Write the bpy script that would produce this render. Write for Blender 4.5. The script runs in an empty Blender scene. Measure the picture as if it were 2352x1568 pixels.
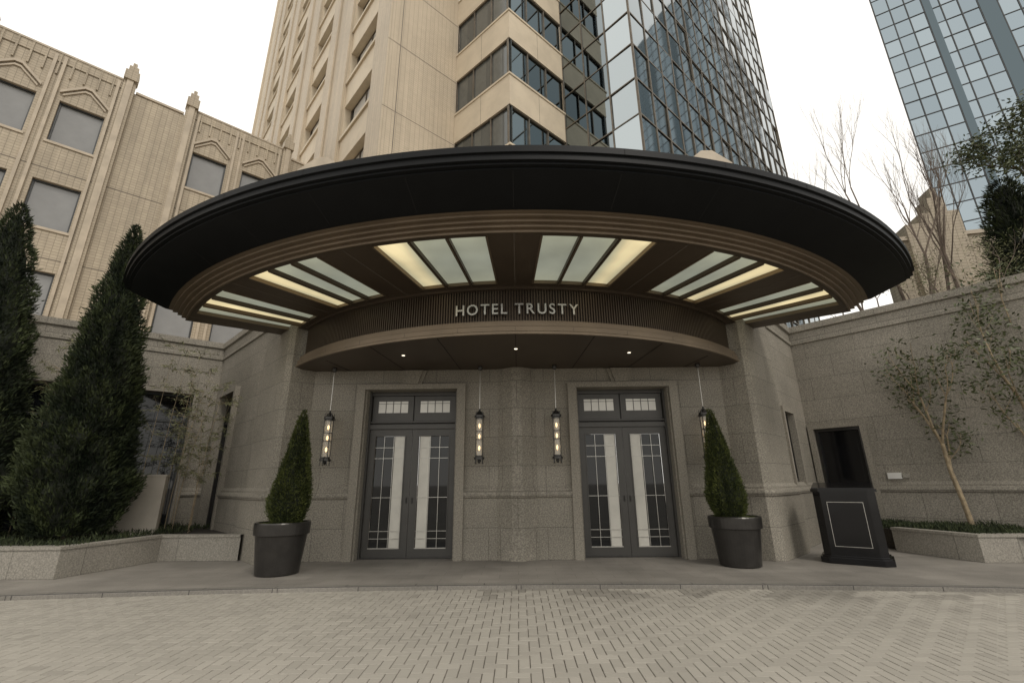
import bpy, math, random
from mathutils import Vector, Matrix, noise
R = random.Random(7)
scene = bpy.context.scene
COL = scene.collection
rad = math.radians
CAMX, YAW = 0.02, rad(0.64)
cY, sY = math.cos(YAW), math.sin(YAW)
def T(x, y):           # surveyed site grid -> world
    return (CAMX + x*cY - y*sY, x*sY + y*cY)

# ---------------------------------------------------------------- materials
def newmat(name):
    m = bpy.data.materials.new(name); m.use_nodes = True
    nt = m.node_tree
    return m, nt, nt.nodes, nt.links, nt.nodes['Principled BSDF']
def setp(b, **k):
    names = {'rough':'Roughness','metal':'Metallic','spec':'Specular IOR Level','coat':'Coat Weight'}
    for a, v in k.items(): b.inputs[names[a]].default_value = v
def c4(c, f=1.0): return (c[0]*f, c[1]*f, c[2]*f, 1)
def mixc(N, L, fac, a, b, mode='MIX'):
    m = N.new('ShaderNodeMix'); m.data_type='RGBA'; m.blend_type=mode
    for sock, v in ((0, fac), (6, a), (7, b)):
        if isinstance(v, (int, float)): m.inputs[sock].default_value = v
        elif isinstance(v, tuple): m.inputs[sock].default_value = v if len(v)==4 else (*v,1)
        else: L.new(v, m.inputs[sock])
    return m.outputs[2]
def noise_n(N, L, coord, scale, detail=4, rough=0.6):
    n = N.new('ShaderNodeTexNoise'); n.inputs['Scale'].default_value=scale
    n.inputs['Detail'].default_value=detail; n.inputs['Roughness'].default_value=rough
    L.new(coord, n.inputs['Vector']); return n.outputs['Fac']
def ramp(N, L, f, p0, p1, c0=(0,0,0,1), c1=(1,1,1,1)):
    r = N.new('ShaderNodeValToRGB'); e = r.color_ramp.elements
    e[0].position=p0; e[0].color=c0; e[1].position=p1; e[1].color=c1
    L.new(f, r.inputs['Fac']); return r.outputs['Color']
def bump(N, L, b, h, strength, dist=0.01):
    bp = N.new('ShaderNodeBump'); bp.inputs['Strength'].default_value=strength
    bp.inputs['Distance'].default_value=dist
    L.new(h, bp.inputs['Height']); L.new(bp.outputs[0], b.inputs['Normal'])
def tile_mat(name, c1, c2, mortar, bw, bh, ms, rough=0.7, speck=0.0, offset=0.5, dirt=0.25, dscale=0.5, spec=0.3, bumps=0.4, streak=0.0, low=0.0):
    m, nt, N, L, b = newmat(name)
    tc = N.new('ShaderNodeTexCoord'); uv = tc.outputs['UV']; ob = tc.outputs['Object']
    br = N.new('ShaderNodeTexBrick'); L.new(uv, br.inputs['Vector'])
    br.inputs['Scale'].default_value=1; br.inputs['Brick Width'].default_value=bw
    br.inputs['Row Height'].default_value=bh; br.inputs['Mortar Size'].default_value=ms
    br.inputs['Mortar Smooth'].default_value=0.3; br.offset=offset
    br.inputs['Color1'].default_value=c4(c1); br.inputs['Color2'].default_value=c4(c2)
    br.inputs['Mortar'].default_value=c4(mortar)
    col = br.outputs['Color']
    d = noise_n(N, L, ob, dscale, 5)
    dcol = ramp(N, L, d, 0.3, 0.7, (1-dirt,)*3+(1,), (1+dirt*0.4,)*3+(1,))
    col = mixc(N, L, 1.0, col, dcol, 'MULTIPLY')
    if speck:
        s = noise_n(N, L, ob, 42, 3, 0.9)
        sc = ramp(N, L, s, 0.42, 0.60, (1-speck,)*3+(1,), (1+speck,)*3+(1,))
        col = mixc(N, L, 1.0, col, sc, 'MULTIPLY')
    if streak:
        mp = N.new('ShaderNodeMapping'); mp.inputs['Scale'].default_value=(3,3,0.12)
        L.new(ob, mp.inputs['Vector'])
        s = noise_n(N, L, mp.outputs[0], 1.0, 4)
        sc = ramp(N, L, s, 0.35, 0.6, (1-streak,)*3+(1,), (1,1,1,1))
        col = mixc(N, L, 1.0, col, sc, 'MULTIPLY')
    L.new(col, b.inputs['Base Color'])
    setp(b, rough=rough, spec=spec)
    inv = N.new('ShaderNodeMath'); inv.operation='SUBTRACT'; inv.inputs[0].default_value=1
    L.new(br.outputs['Fac'], inv.inputs[1])
    bump(N, L, b, inv.outputs[0], bumps, 0.01)
    return m
def plain(name, c, rough=0.6, metal=0.0, spec=0.5, var=0.15, vs=3.0, c2=None, bmp=0.0, bs=40):
    m, nt, N, L, b = newmat(name)
    tc = N.new('ShaderNodeTexCoord')
    d = noise_n(N, L, tc.outputs['Object'], vs, 5)
    if c2 is None: col = ramp(N, L, d, 0.38, 0.62, c4(c, 1-var), c4(c, 1+var))
    else: col = ramp(N, L, d, 0.38, 0.62, c4(c), c4(c2))
    L.new(col, b.inputs['Base Color']); setp(b, rough=rough, metal=metal, spec=spec)
    if bmp:
        h = noise_n(N, L, tc.outputs['Object'], bs, 4); bump(N, L, b, h, bmp, 0.01)
    return m
def attr_mat(name, ca, cb, rough=0.6, spec=0.3, metal=0.0, sss=0.0, nz=0.0, ns=1.0):
    """colour between ca and cb by the per-face value 'tint'"""
    m, nt, N, L, b = newmat(name)
    at = N.new('ShaderNodeAttribute'); at.attribute_name='tint'
    f = at.outputs['Fac']
    col = mixc(N, L, f, c4(ca), c4(cb))
    if nz:
        tc = N.new('ShaderNodeTexCoord'); d = noise_n(N, L, tc.outputs['Object'], ns, 4)
        dc = ramp(N, L, d, 0.35, 0.65, (1-nz,)*3+(1,), (1+nz*0.3,)*3+(1,))
        col = mixc(N, L, 1.0, col, dc, 'MULTIPLY')
    L.new(col, b.inputs['Base Color']); setp(b, rough=rough, spec=spec, metal=metal)
    return m
def emis(name, c, s):
    m, nt, N, L, b = newmat(name)
    b.inputs['Base Color'].default_value=c4(c, 0.8); b.inputs['Emission Color'].default_value=c4(c)
    b.inputs['Emission Strength'].default_value=s; return m

M = {}
M['granite'] = tile_mat('granite_blocks', (.238,.218,.180), (.268,.245,.205), (.115,.105,.088), 1.15, 0.58, 0.005, 0.72, 0.36, dirt=.2, dscale=.7, bumps=.25)
M['granite_plain'] = plain('granite_smooth', (.238,.217,.180), 0.75, spec=0.3, var=.26, vs=42)
M['granite_light'] = tile_mat('granite_light', (.27,.25,.215), (.30,.28,.24), (.14,.13,.11), 1.5, 0.9, 0.006, 0.7, 0.26, dirt=.2)
M['tile'] = tile_mat('cream_tile', (.53,.445,.33), (.58,.485,.36), (.36,.30,.225), 0.22, 0.11, 0.010, 0.55, 0, offset=0.0, dirt=.12, dscale=.25, streak=.12, bumps=.3)
M['tile_plain'] = plain('cream_render', (.56,.475,.355), 0.6, var=.06, vs=1.2, spec=.3)
M['joint'] = plain('dark_joint', (.12,.10,.08), 0.8)
M['seam'] = plain('black_seam', (.003,.003,.003), 0.8)
M['trim'] = plain('beige_trim', (.42,.355,.27), 0.6, var=.10, vs=2)
M['annex'] = tile_mat('annex_tile', (.42,.355,.268), (.47,.40,.30), (.27,.23,.17), 0.20, 0.12, 0.010, 0.6, 0, offset=0.0, dirt=.14, dscale=.3, streak=.18, bumps=.3)
M['annexglass'] = plain('annex_window_glass', (.19,.19,.185), 0.12, spec=.8, var=.12, vs=.6)
M['darkglass'] = plain('dark_glass', (.008,.009,.010), 0.03, spec=.45, var=.2)
M['black'] = plain('black_canopy_metal', (.0045,.005,.0055), 0.5, metal=.0, spec=.18, var=.15, vs=2)
M['blackpaint'] = plain('black_gloss_paint', (.006,.006,.007), 0.12, spec=.4, var=.2)
M['bronze'] = plain('bronze_panel', (.092,.070,.050), 0.45, metal=.5, spec=.4, var=.06, vs=.8)
M['bronzelight'] = plain('bronze_light', (.185,.142,.098), 0.40, metal=.55, spec=.5, var=.08, vs=1.5)
M['bronzedark'] = plain('bronze_dark', (.045,.034,.026), 0.45, metal=.5, spec=.4, var=.15)
M['steel'] = plain('brushed_steel', (.50,.485,.45), 0.36, metal=1, var=.08, vs=30)
M['ironwork'] = plain('dark_iron', (.06,.058,.055), 0.35, metal=.8, var=.15)
M['doormetal'] = plain('door_grey_metal', (.062,.059,.054), 0.42, metal=.3, var=.08, vs=2)
M['frost'] = plain('frosted_strip', (.58,.56,.50), 0.3, spec=.5, var=.06)
M['frostbright'] = plain('frosted_transom', (.72,.70,.64), 0.25, spec=.6, var=.04)
M['kerb'] = tile_mat('kerb_stone', (.20,.187,.165), (.23,.215,.19), (.07,.065,.06), 1.0, 3.0, 0.008, 0.75, 0.15)
M['walk'] = tile_mat('pavement_slabs', (.235,.218,.193), (.268,.248,.22), (.165,.152,.135), 0.6, 0.3, 0.004, 0.6, 0.08, dirt=.3, dscale=.9)
M['groundfar'] = tile_mat('ground_paving', (.32,.30,.265), (.36,.335,.295), (.18,.165,.145), 0.2, 0.1, 0.006, 0.8, 0.1, dirt=.2)
M['sand'] = plain('joint_sand', (.15,.135,.112), 0.95, var=.25, vs=20)
M['paver'] = attr_mat('driveway_paver', (.20,.186,.160), (.455,.425,.37), 0.75, nz=.08, ns=.6)
M['pot'] = plain('bronze_pot', (.05,.047,.044), 0.30, metal=.6, var=.12, vs=5)
M['soil'] = plain('soil', (.03,.024,.018), 0.95, var=.3, vs=20)
M['moss'] = attr_mat('moss', (.05,.06,.015), (.12,.14,.035), .9)
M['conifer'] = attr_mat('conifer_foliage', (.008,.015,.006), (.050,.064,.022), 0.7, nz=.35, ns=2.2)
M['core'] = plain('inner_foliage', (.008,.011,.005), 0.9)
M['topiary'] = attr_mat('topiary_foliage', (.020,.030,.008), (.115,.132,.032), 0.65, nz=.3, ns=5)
M['leaf'] = attr_mat('evergreen_leaf', (.025,.036,.012), (.11,.125,.045), 0.5, spec=.5)
M['bamboo'] = attr_mat('bamboo_leaf', (.09,.10,.045), (.2,.2,.1), 0.6)
M['bark'] = plain('bark', (.17,.135,.095), 0.85, var=.3, vs=12, bmp=.4)
M['barktwig'] = plain('twig_bark', (.15,.115,.09), 0.9, var=.2)
M['barktan'] = plain('tan_bark', (.28,.22,.14), 0.85, var=.25, vs=9)
M['white'] = plain('white_plastic', (.62,.61,.58), 0.5, var=.05)
M['screen'] = plain('cream_screen', (.42,.38,.32), 0.6, var=.06)
M['cover'] = attr_mat('ground_cover', (.015,.022,.010), (.06,.075,.03), 0.8)
M['mull'] = plain('mullion_dark', (.05,.052,.052), 0.45, metal=.4)
M['mullb'] = plain('mullion_bronze', (.15,.125,.095), 0.45, metal=.4)
M['glassD'] = attr_mat('curtain_glass_dark', (.11,.14,.155), (.38,.44,.47), 0.04, metal=1.0)
M['glassC'] = attr_mat('curtain_glass', (.10,.13,.145), (.50,.55,.57), 0.03, metal=1.0)
M['glassR'] = attr_mat('curtain_glass_pale', (.20,.25,.285), (.36,.42,.455), 0.05, metal=1.0)
M['glassT'] = attr_mat('tower_window_glass', (.035,.04,.038), (.15,.16,.155), 0.06, spec=.9, metal=.3)
M['blind'] = plain('window_blind', (.50,.48,.44), 0.3, var=.05)
M['blindgrey'] = plain('grey_curtain', (.085,.09,.082), 0.15, spec=.9, var=.1)
M['bulb'] = emis('warm_bulb', (1.0,.70,.36), 3.0)
M['down'] = emis('downlight_lens', (1.0,.88,.68), 2.2)
def mk_panel():
    m, nt, N, L, b = newmat('frosted_light_panel')
    at = N.new('ShaderNodeAttribute'); at.attribute_name='glow'
    tc = N.new('ShaderNodeTexCoord'); nz = noise_n(N, L, tc.outputs['Object'], 1.3, 2)
    r = N.new('ShaderNodeValToRGB'); e = r.color_ramp.elements
    e[0].position=0; e[0].color=(.215,.232,.195,1); e[1].position=1; e[1].color=(1.0,.82,.46,1)  # daylight and lamp glow behind the frosted glass, painted as emission colours
    k = e.new(.40); k.color=(.37,.37,.26,1); k = e.new(.75); k.color=(.68,.58,.34,1)
    L.new(at.outputs['Fac'], r.inputs['Fac'])
    mm = mixc(N, L, 1.0, r.outputs['Color'], ramp(N, L, nz, .3, .7, (.8,.8,.8,1), (1.12,1.12,1.12,1)), 'MULTIPLY')
    L.new(mm, b.inputs['Emission Color']); b.inputs['Emission Strength'].default_value=0.85
    b.inputs['Base Color'].default_value=(.28,.29,.25,1); setp(b, rough=.3, spec=.4)
    return m
M['panel'] = mk_panel()
def mk_lglass():
    m, nt, N, L, b = newmat('lantern_glass')
    b.inputs['Base Color'].default_value=(.55,.52,.47,1); setp(b, rough=.25, spec=.6)
    b.inputs['Alpha'].default_value=.42
    b.inputs['Emission Color'].default_value=(1,.8,.5,1); b.inputs['Emission Strength'].default_value=.06
    return m
M['lglass'] = mk_lglass()

# ---------------------------------------------------------------- mesh builder
CC=(0,13.35)
def warp(r, a):     # outer circles of the canopy are flatter than the inner drum
    return r*(1+ (a/rad(55.5))**2*.062*max(0,r-6.25)/2.5)
class MB:
    def __init__(s): s.v=[]; s.f=[]; s.m=[]; s.t=[]; s.mats=[]
    def mi(s, mat):
        if mat not in s.mats: s.mats.append(mat)
        return s.mats.index(mat)
    def face(s, pts, mat, tint=0.5):
        n=len(s.v); s.v.extend([tuple(p) for p in pts]); s.f.append(tuple(range(n, n+len(pts))))
        s.m.append(s.mi(mat)); s.t.append(tint)
    def hexa(s, c, mat, tint=.5):
        n=len(s.v); s.v.extend([tuple(p) for p in c]); k=s.mi(mat)
        for q in ((3,2,1,0),(4,5,6,7),(0,1,5,4),(1,2,6,5),(2,3,7,6),(3,0,4,7)):
            s.f.append(tuple(n+i for i in q)); s.m.append(k); s.t.append(tint)
    def fbox(s, o, d, s0, s1, n0, n1, z0, z1, mat, tint=.5):
        nx, ny = d[1], -d[0]
        def P(a, n, z): return (o[0]+d[0]*a+nx*n, o[1]+d[1]*a+ny*n, z)
        s.hexa([P(s0,n1,z0),P(s1,n1,z0),P(s1,n0,z0),P(s0,n0,z0),P(s0,n1,z1),P(s1,n1,z1),P(s1,n0,z1),P(s0,n0,z1)], mat, tint)
    def box(s, x0,x1,y0,y1,z0,z1,mat,tint=.5):
        s.hexa([(x0,y0,z0),(x1,y0,z0),(x1,y1,z0),(x0,y1,z0),(x0,y0,z1),(x1,y0,z1),(x1,y1,z1),(x0,y1,z1)], mat, tint)
    def prism(s, poly, z0, z1, mat):
        n=len(poly)
        for i in range(n):
            a=poly[i]; b=poly[(i+1)%n]
            s.face([(a[0],a[1],z0),(b[0],b[1],z0),(b[0],b[1],z1),(a[0],a[1],z1)], mat)
        s.face([(p[0],p[1],z1) for p in poly], mat); s.face([(p[0],p[1],z0) for p in reversed(poly)], mat)
    def sweep(s, pts, prof, mat, caps=True):
        ns=[]
        for i in range(len(pts)-1):
            dx,dy=pts[i+1][0]-pts[i][0],pts[i+1][1]-pts[i][1]; l=math.hypot(dx,dy); ns.append((dy/l,-dx/l))
        rows=[]
        for i,p in enumerate(pts):
            if i==0: m=ns[0]
            elif i==len(pts)-1: m=ns[-1]
            else:
                a,b=ns[i-1],ns[i]; k=1+a[0]*b[0]+a[1]*b[1]; m=((a[0]+b[0])/k,(a[1]+b[1])/k)
            rows.append([(p[0]+m[0]*o,p[1]+m[1]*o,z) for o,z in prof])
        for i in range(len(rows)-1):
            for j in range(len(prof)-1):
                s.face([rows[i][j],rows[i+1][j],rows[i+1][j+1],rows[i][j+1]], mat)
    def revolve(s, c, prof, a0, a1, n, mat):
        for i in range(n):
            p=a0+(a1-a0)*i/n; q=a0+(a1-a0)*(i+1)/n
            for j in range(len(prof)-1):
                (r0,z0),(r1,z1)=prof[j],prof[j+1]
                A0_,B0_,A1_,B1_=warp(r0,p),warp(r0,q),warp(r1,p),warp(r1,q)
                s.face([(c[0]+A0_*math.sin(p),c[1]-A0_*math.cos(p),z0),(c[0]+B0_*math.sin(q),c[1]-B0_*math.cos(q),z0),
                        (c[0]+B1_*math.sin(q),c[1]-B1_*math.cos(q),z1),(c[0]+A1_*math.sin(p),c[1]-A1_*math.cos(p),z1)], mat)
    def tube(s, p, q, r0, r1, n, mat, cap=True, tint=.5):
        p=Vector(p); q=Vector(q); d=(q-p)
        if d.length<1e-6: return
        d.normalize(); u=d.orthogonal().normalized(); w=d.cross(u)
        k=len(s.v); mi=s.mi(mat)
        for i in range(n):
            a=2*math.pi*i/n; e=u*math.cos(a)+w*math.sin(a)
            s.v.append(tuple(p+e*r0)); s.v.append(tuple(q+e*r1))
        for i in range(n):
            j=(i+1)%n
            s.f.append((k+2*i,k+2*j,k+2*j+1,k+2*i+1)); s.m.append(mi); s.t.append(tint)
        if cap:
            s.f.append(tuple(k+2*i for i in reversed(range(n)))); s.m.append(mi); s.t.append(tint)
            s.f.append(tuple(k+2*i+1 for i in range(n))); s.m.append(mi); s.t.append(tint)
    def lathe(s, c, prof, n, mat):
        for i in range(n):
            a=2*math.pi*i/n; b=2*math.pi*(i+1)/n
            for (r0,z0),(r1,z1) in zip(prof,prof[1:]):
                A=[(c[0]+r0*math.cos(a),c[1]+r0*math.sin(a),c[2]+z0),(c[0]+r0*math.cos(b),c[1]+r0*math.sin(b),c[2]+z0),
                   (c[0]+r1*math.cos(b),c[1]+r1*math.sin(b),c[2]+z1),(c[0]+r1*math.cos(a),c[1]+r1*math.sin(a),c[2]+z1)]
                if r0==0.001: A=[A[0],A[2],A[3]]
                elif r1==0.001: A=[A[0],A[1],A[2]]
                s.face(A, mat)
    def leaf(s, p, d, l, w, mat, tint):
        rv=Vector((R.uniform(-1,1),R.uniform(-1,1),R.uniform(-1,1)))
        sd=d.cross(rv)
        if sd.length<1e-4: return
        sd.normalize(); m=p+d*(l*.45)
        s.face([p, m+sd*(w/2), p+d*l, m-sd*(w/2)], mat, tint)
    def finish(s, name, parent=None, origin=None, uv=True, smooth=False, weld=False):
        if parent is not None:
            o = Vector(parent['wl']); base=o
            if origin is not None: base=Vector(origin)
        else:
            base = Vector(origin) if origin is not None else Vector((0,0,0)); o=Vector((0,0,0))
        me=bpy.data.meshes.new(name)
        bx,by,bz=base
        me.from_pydata([(x-bx,y-by,z-bz) for x,y,z in s.v],[],s.f)
        for mt in s.mats: me.materials.append(mt)
        me.polygons.foreach_set('material_index', s.m)
        at=me.attributes.new('tint','FLOAT','FACE'); at.data.foreach_set('value', s.t)
        if uv:
            ul=me.uv_layers.new(name='UVMap'); dat=[0.0]*(2*len(me.loops))
            for p in me.polygons:
                n=p.normal
                if abs(n.z)>.75:
                    for li in p.loop_indices:
                        v=s.v[me.loops[li].vertex_index]; dat[2*li]=v[0]; dat[2*li+1]=v[1]
                else:
                    l=math.hypot(n.x,n.y) or 1; tx,ty=-n.y/l,n.x/l
                    if tx+ty*.3<0: tx,ty=-tx,-ty
                    for li in p.loop_indices:
                        v=s.v[me.loops[li].vertex_index]; dat[2*li]=v[0]*tx+v[1]*ty; dat[2*li+1]=v[2]
            ul.data.foreach_set('uv', dat)
        if smooth: me.polygons.foreach_set('use_smooth', [True]*len(me.polygons))
        if weld:
            import bmesh
            bm=bmesh.new(); bm.from_mesh(me); bmesh.ops.remove_doubles(bm, verts=bm.verts, dist=1e-4); bm.to_mesh(me); bm.free()
            me.set_sharp_from_angle(angle=rad(20))
        ob=bpy.data.objects.new(name, me); COL.objects.link(ob)
        if parent is not None:
            ob.parent=parent; ob.location = base-o
        else: ob.location=base
        ob['wl']=tuple(base)
        return ob
def tag(o, label, category, group=None):
    o['label']=label; o['category']=category
    if group: o['group']=group
def thing(name, loc, label, category, group=None):
    e=bpy.data.objects.new(name, None); e.empty_display_size=.3; COL.objects.link(e)
    e.location=loc; e['wl']=tuple(loc); tag(e,label,category,group); return e
def copy_child(ob, parent, newloc):
    c=ob.copy(); COL.objects.link(c); c.parent=parent; c.location=newloc; return c
def unit(a,b):
    dx,dy=b[0]-a[0],b[1]-a[1]; l=math.hypot(dx,dy); return (dx/l,dy/l),l
def structure(o): o['kind']='structure'

# ---------------------------------------------------------------- ground
def kerb_y(x): return 7.34 - x*x/105.0
GZ=-.06
g=MB(); g.face([(-400,-400,GZ-.025),(400,-400,GZ-.025),(400,600,GZ-.025),(-400,600,GZ-.025)], M['groundfar'])
o=g.finish('ground'); structure(o)
pv=MB()
pv.face([(-12,.2,GZ-.010),(12,.2,GZ-.010),(12,7.5,GZ-.010),(-12,7.5,GZ-.010)], M['sand'])
S=.098; gp=.003
for i in range(-120,120):
    for j in range(3,77):
        m=(i-j)%4
        if m==0: w,h=2,1
        elif m==3: w,h=1,2
        else: continue
        x0,y0=i*S,j*S; x1,y1=x0+w*S,y0+h*S
        cx,cy=(x0+x1)/2,(y0+y1)/2
        ky=kerb_y(cx)
        if cy>ky+.1: continue
        x0+=gp;y0+=gp;x1-=gp;y1-=gp; q=.003
        dz=R.uniform(-.0012,.0008)
        zt=GZ+dz; zb=GZ-.008
        sl=R.uniform(-.0007,.0007)
        pn=noise.noise(Vector((cx*.5,cy*.8,3)))
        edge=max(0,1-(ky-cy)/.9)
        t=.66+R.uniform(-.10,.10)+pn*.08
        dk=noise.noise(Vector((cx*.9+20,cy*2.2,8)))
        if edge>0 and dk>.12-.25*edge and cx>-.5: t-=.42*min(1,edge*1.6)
        if R.random()<.02: t-=.16
        t=min(1,max(0,t))
        n=len(pv.v); k=pv.mi(M['paver'])
        pv.v.extend([(x0,y0,zb),(x1,y0,zb),(x1,y1,zb),(x0,y1,zb),(x0+q,y0+q,zt+sl),(x1-q,y0+q,zt-sl),(x1-q,y1-q,zt-sl),(x0+q,y1-q,zt+sl)])
        for f in ((4,5,6,7),(0,1,5,4),(1,2,6,5),(2,3,7,6),(3,0,4,7)):
            pv.f.append(tuple(n+a for a in f)); pv.m.append(k); pv.t.append(t)
o=pv.finish('driveway', uv=False); structure(o)
pw=MB(); kb=MB(); xs=[-16+ .5*i for i in range(65)]
for a,b in zip(xs,xs[1:]):
    ya,yb=kerb_y(a),kerb_y(b)
    pw.face([(a,ya+.12,0),(b,yb+.12,0),(b,16,0),(a,16,0)], M['walk'])
    for (o0,z0,o1,z1) in ((0,GZ-.02,0,-.012),(0,-.012,.012,.003),(.012,.003,.12,.003),(.12,.003,.122,-.02)):
        kb.face([(a,ya+o0,z0),(b,yb+o0,z0),(b,yb+o1,z1),(a,ya+o1,z1)], M['kerb'])
structure(pw.finish('pavement')); structure(kb.finish('kerb'))

# ---------------------------------------------------------------- entrance walls
BASEP=[(.07,0),(.07,1.12),(.10,1.14),(.115,1.19),(.10,1.24),(.05,1.26),(.05,1.30),(.02,1.33),(0,1.36)]
def granite(mb, pts, top, openings=(), topprof=None):
    prof=BASEP+[(0,top)] if topprof is None else BASEP+topprof
    runs=[]; cur=[pts[0]]; glass=[]
    for i in range(len(pts)-1):
        if i in openings:
            s0,s1,zb,zt=openings[i]; d,l=unit(pts[i],pts[i+1])
            A=(pts[i][0]+d[0]*s0,pts[i][1]+d[1]*s0); B=(pts[i][0]+d[0]*s1,pts[i][1]+d[1]*s1)
            cur.append(A); runs.append(cur); cur=[B]
            mb.sweep([A,B],[(0,zt)]+([(0,top)] if topprof is None else topprof),M['granite'])
            W=s1-s0
            hi=zt+.12
            mb.fbox(A,d,0,.12,-.35,.12 if zb<1 else .05,0 if zb<1 else zb-.1,hi,M['granite_plain'])
            mb.fbox(A,d,W-.12,W,-.35,.12 if zb<1 else .05,0 if zb<1 else zb-.1,hi,M['granite_plain'])
            mb.fbox(A,d,.12,W-.12,-.35,.117 if zb<1 else .048,zt,hi-.002,M['granite_plain'])
            if zb>=1: mb.sweep([A,B],BASEP,M['granite']); mb.fbox(A,d,0,W,-.35,-.005,1.2,zb,M['granite_plain'])
            elif zb>0.02: mb.fbox(A,d,.12,W-.12,-.35,.09,0,zb,M['granite_plain'])
            glass.append((A,d,W,zb,zt))
        cur.append(pts[i+1])
    runs.append(cur)
    for r in runs: mb.sweep(r, prof, M['granite'])
    return glass
ent=thing('entrance_building',(0,9.6,0),'speckled granite hotel entrance with two glazed double doors','hotel entrance')
TOP=5.6
frieze=[(0,5.06),(.04,5.08),(.04,5.16),(.01,5.18),(.01,5.40),(.07,5.43),(.07,5.6),(-.5,5.6)]
Lc=(-9.0,13.4); Rc=(7.85,12.6)
left=[Lc,(-6.12,10.62),(-5.93,10.32),(-4.86,9.24),(-4.72,9.24),(-4.36,9.6),(-3.38,9.6)]
mb=MB(); gl=granite(mb,left,TOP,{0:(.75,2.35,.25,3.8)},frieze); mb.finish('wall', ent)
right=[(3.38,9.6),(4.36,9.6),(4.72,9.24),(4.86,9.24),(5.93,10.32),(6.12,10.75),Rc]
mb=MB(); gr=granite(mb,right,TOP,{5:(.25,1.3,1.38,3.0)},frieze); mb.finish('wall', ent)
mb=MB()
ctr=[(-1.08,9.6),(-.40,9.6),(-.1,9.42),(.1,9.42),(.40,9.6),(1.08,9.6)]
mb.sweep(ctr, BASEP+[(0,3.9)], M['granite'])
mb.finish('pier', ent)
for x0,x1 in ((-3.38,-1.08),(1.08,3.38)):
    a=MB(); O=(x0,9.6); d=(1,0)
    wi=x1-x0
    a.fbox(O,d,0,.17,-.5,.118,0,3.44,M['granite_plain']); a.fbox(O,d,wi-.17,wi,-.5,.118,0,3.44,M['granite_plain'])
    a.fbox(O,d,.17,wi-.17,-.5,.115,3.33,3.438,M['granite_plain'])
    a.fbox(O,d,0,wi,-.5,.0,3.44,3.9,M['granite'])
    a.fbox(O,d,.17,.20,-.5,.03,0,3.33,M['granite_plain']); a.fbox(O,d,wi-.20,wi-.17,-.5,.03,0,3.33,M['granite_plain'])
    cx=(x0+x1)/2
    for w0,w1,pr in ((.30,.20,.05),(.22,.13,.09)):
        y=9.6-pr
        a.hexa([(cx-w1,y,3.45),(cx+w1,y,3.45),(cx+w1,9.6,3.45),(cx-w1,9.6,3.45),(cx-w0,y,3.745),(cx+w0,y,3.745),(cx+w0,9.6,3.745),(cx-w0,9.6,3.745)],M['granite_plain'])
    a.finish('door_surround', ent)
for (A,d,W,zb,zt) in gl+gr:
    w=MB(); w.fbox(A,d,.12,W-.12,-.22,-.18,zb,zt,M['darkglass'])
    w.fbox(A,d,.12,.18,-.18,-.1,zb,zt,M['ironwork']); w.fbox(A,d,W-.18,W-.12,-.18,-.1,zb,zt,M['ironwork'])
    w.fbox(A,d,.18,W-.18,-.18,-.1,zt-.06,zt,M['ironwork']); w.fbox(A,d,.18,W-.18,-.18,-.1,zb,zb+.08,M['ironwork'])
    w.fbox(A,d,.18,W-.18,-.175,-.12,zt-.75,zt-.70,M['ironwork'])
    w.finish('window', ent)
for sx in (-1,1):
    p=MB(); x0,x1=sorted((sx*4.5,sx*5.4))
    p.box(x0,x1,9.9,10.9,5.3,8.85,M['granite_light'])
    p.box(x0-.10,x1+.10,9.80,11.0,8.85,9.02,M['trim'])
    cx=(x0+x1)/2; yy=9.76; w=.6; zb=9.02; zt=9.5
    poly=[(cx-w,zb),(cx+w,zb),(cx+w,zb+.1),(cx+.14,zt),(cx-.14,zt),(cx-w,zb+.1)]
    p.face([(x,yy,z) for x,z in poly],M['trim']); n=len(poly)
    for i in range(n):
        (xa,za),(xb,zb2)=poly[i],poly[(i+1)%n]; p.face([(xa,yy,za),(xb,yy,zb2),(xb,11.03,zb2),(xa,11.03,za)],M['trim'])
    p.finish('pier_cap', ent)
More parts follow.
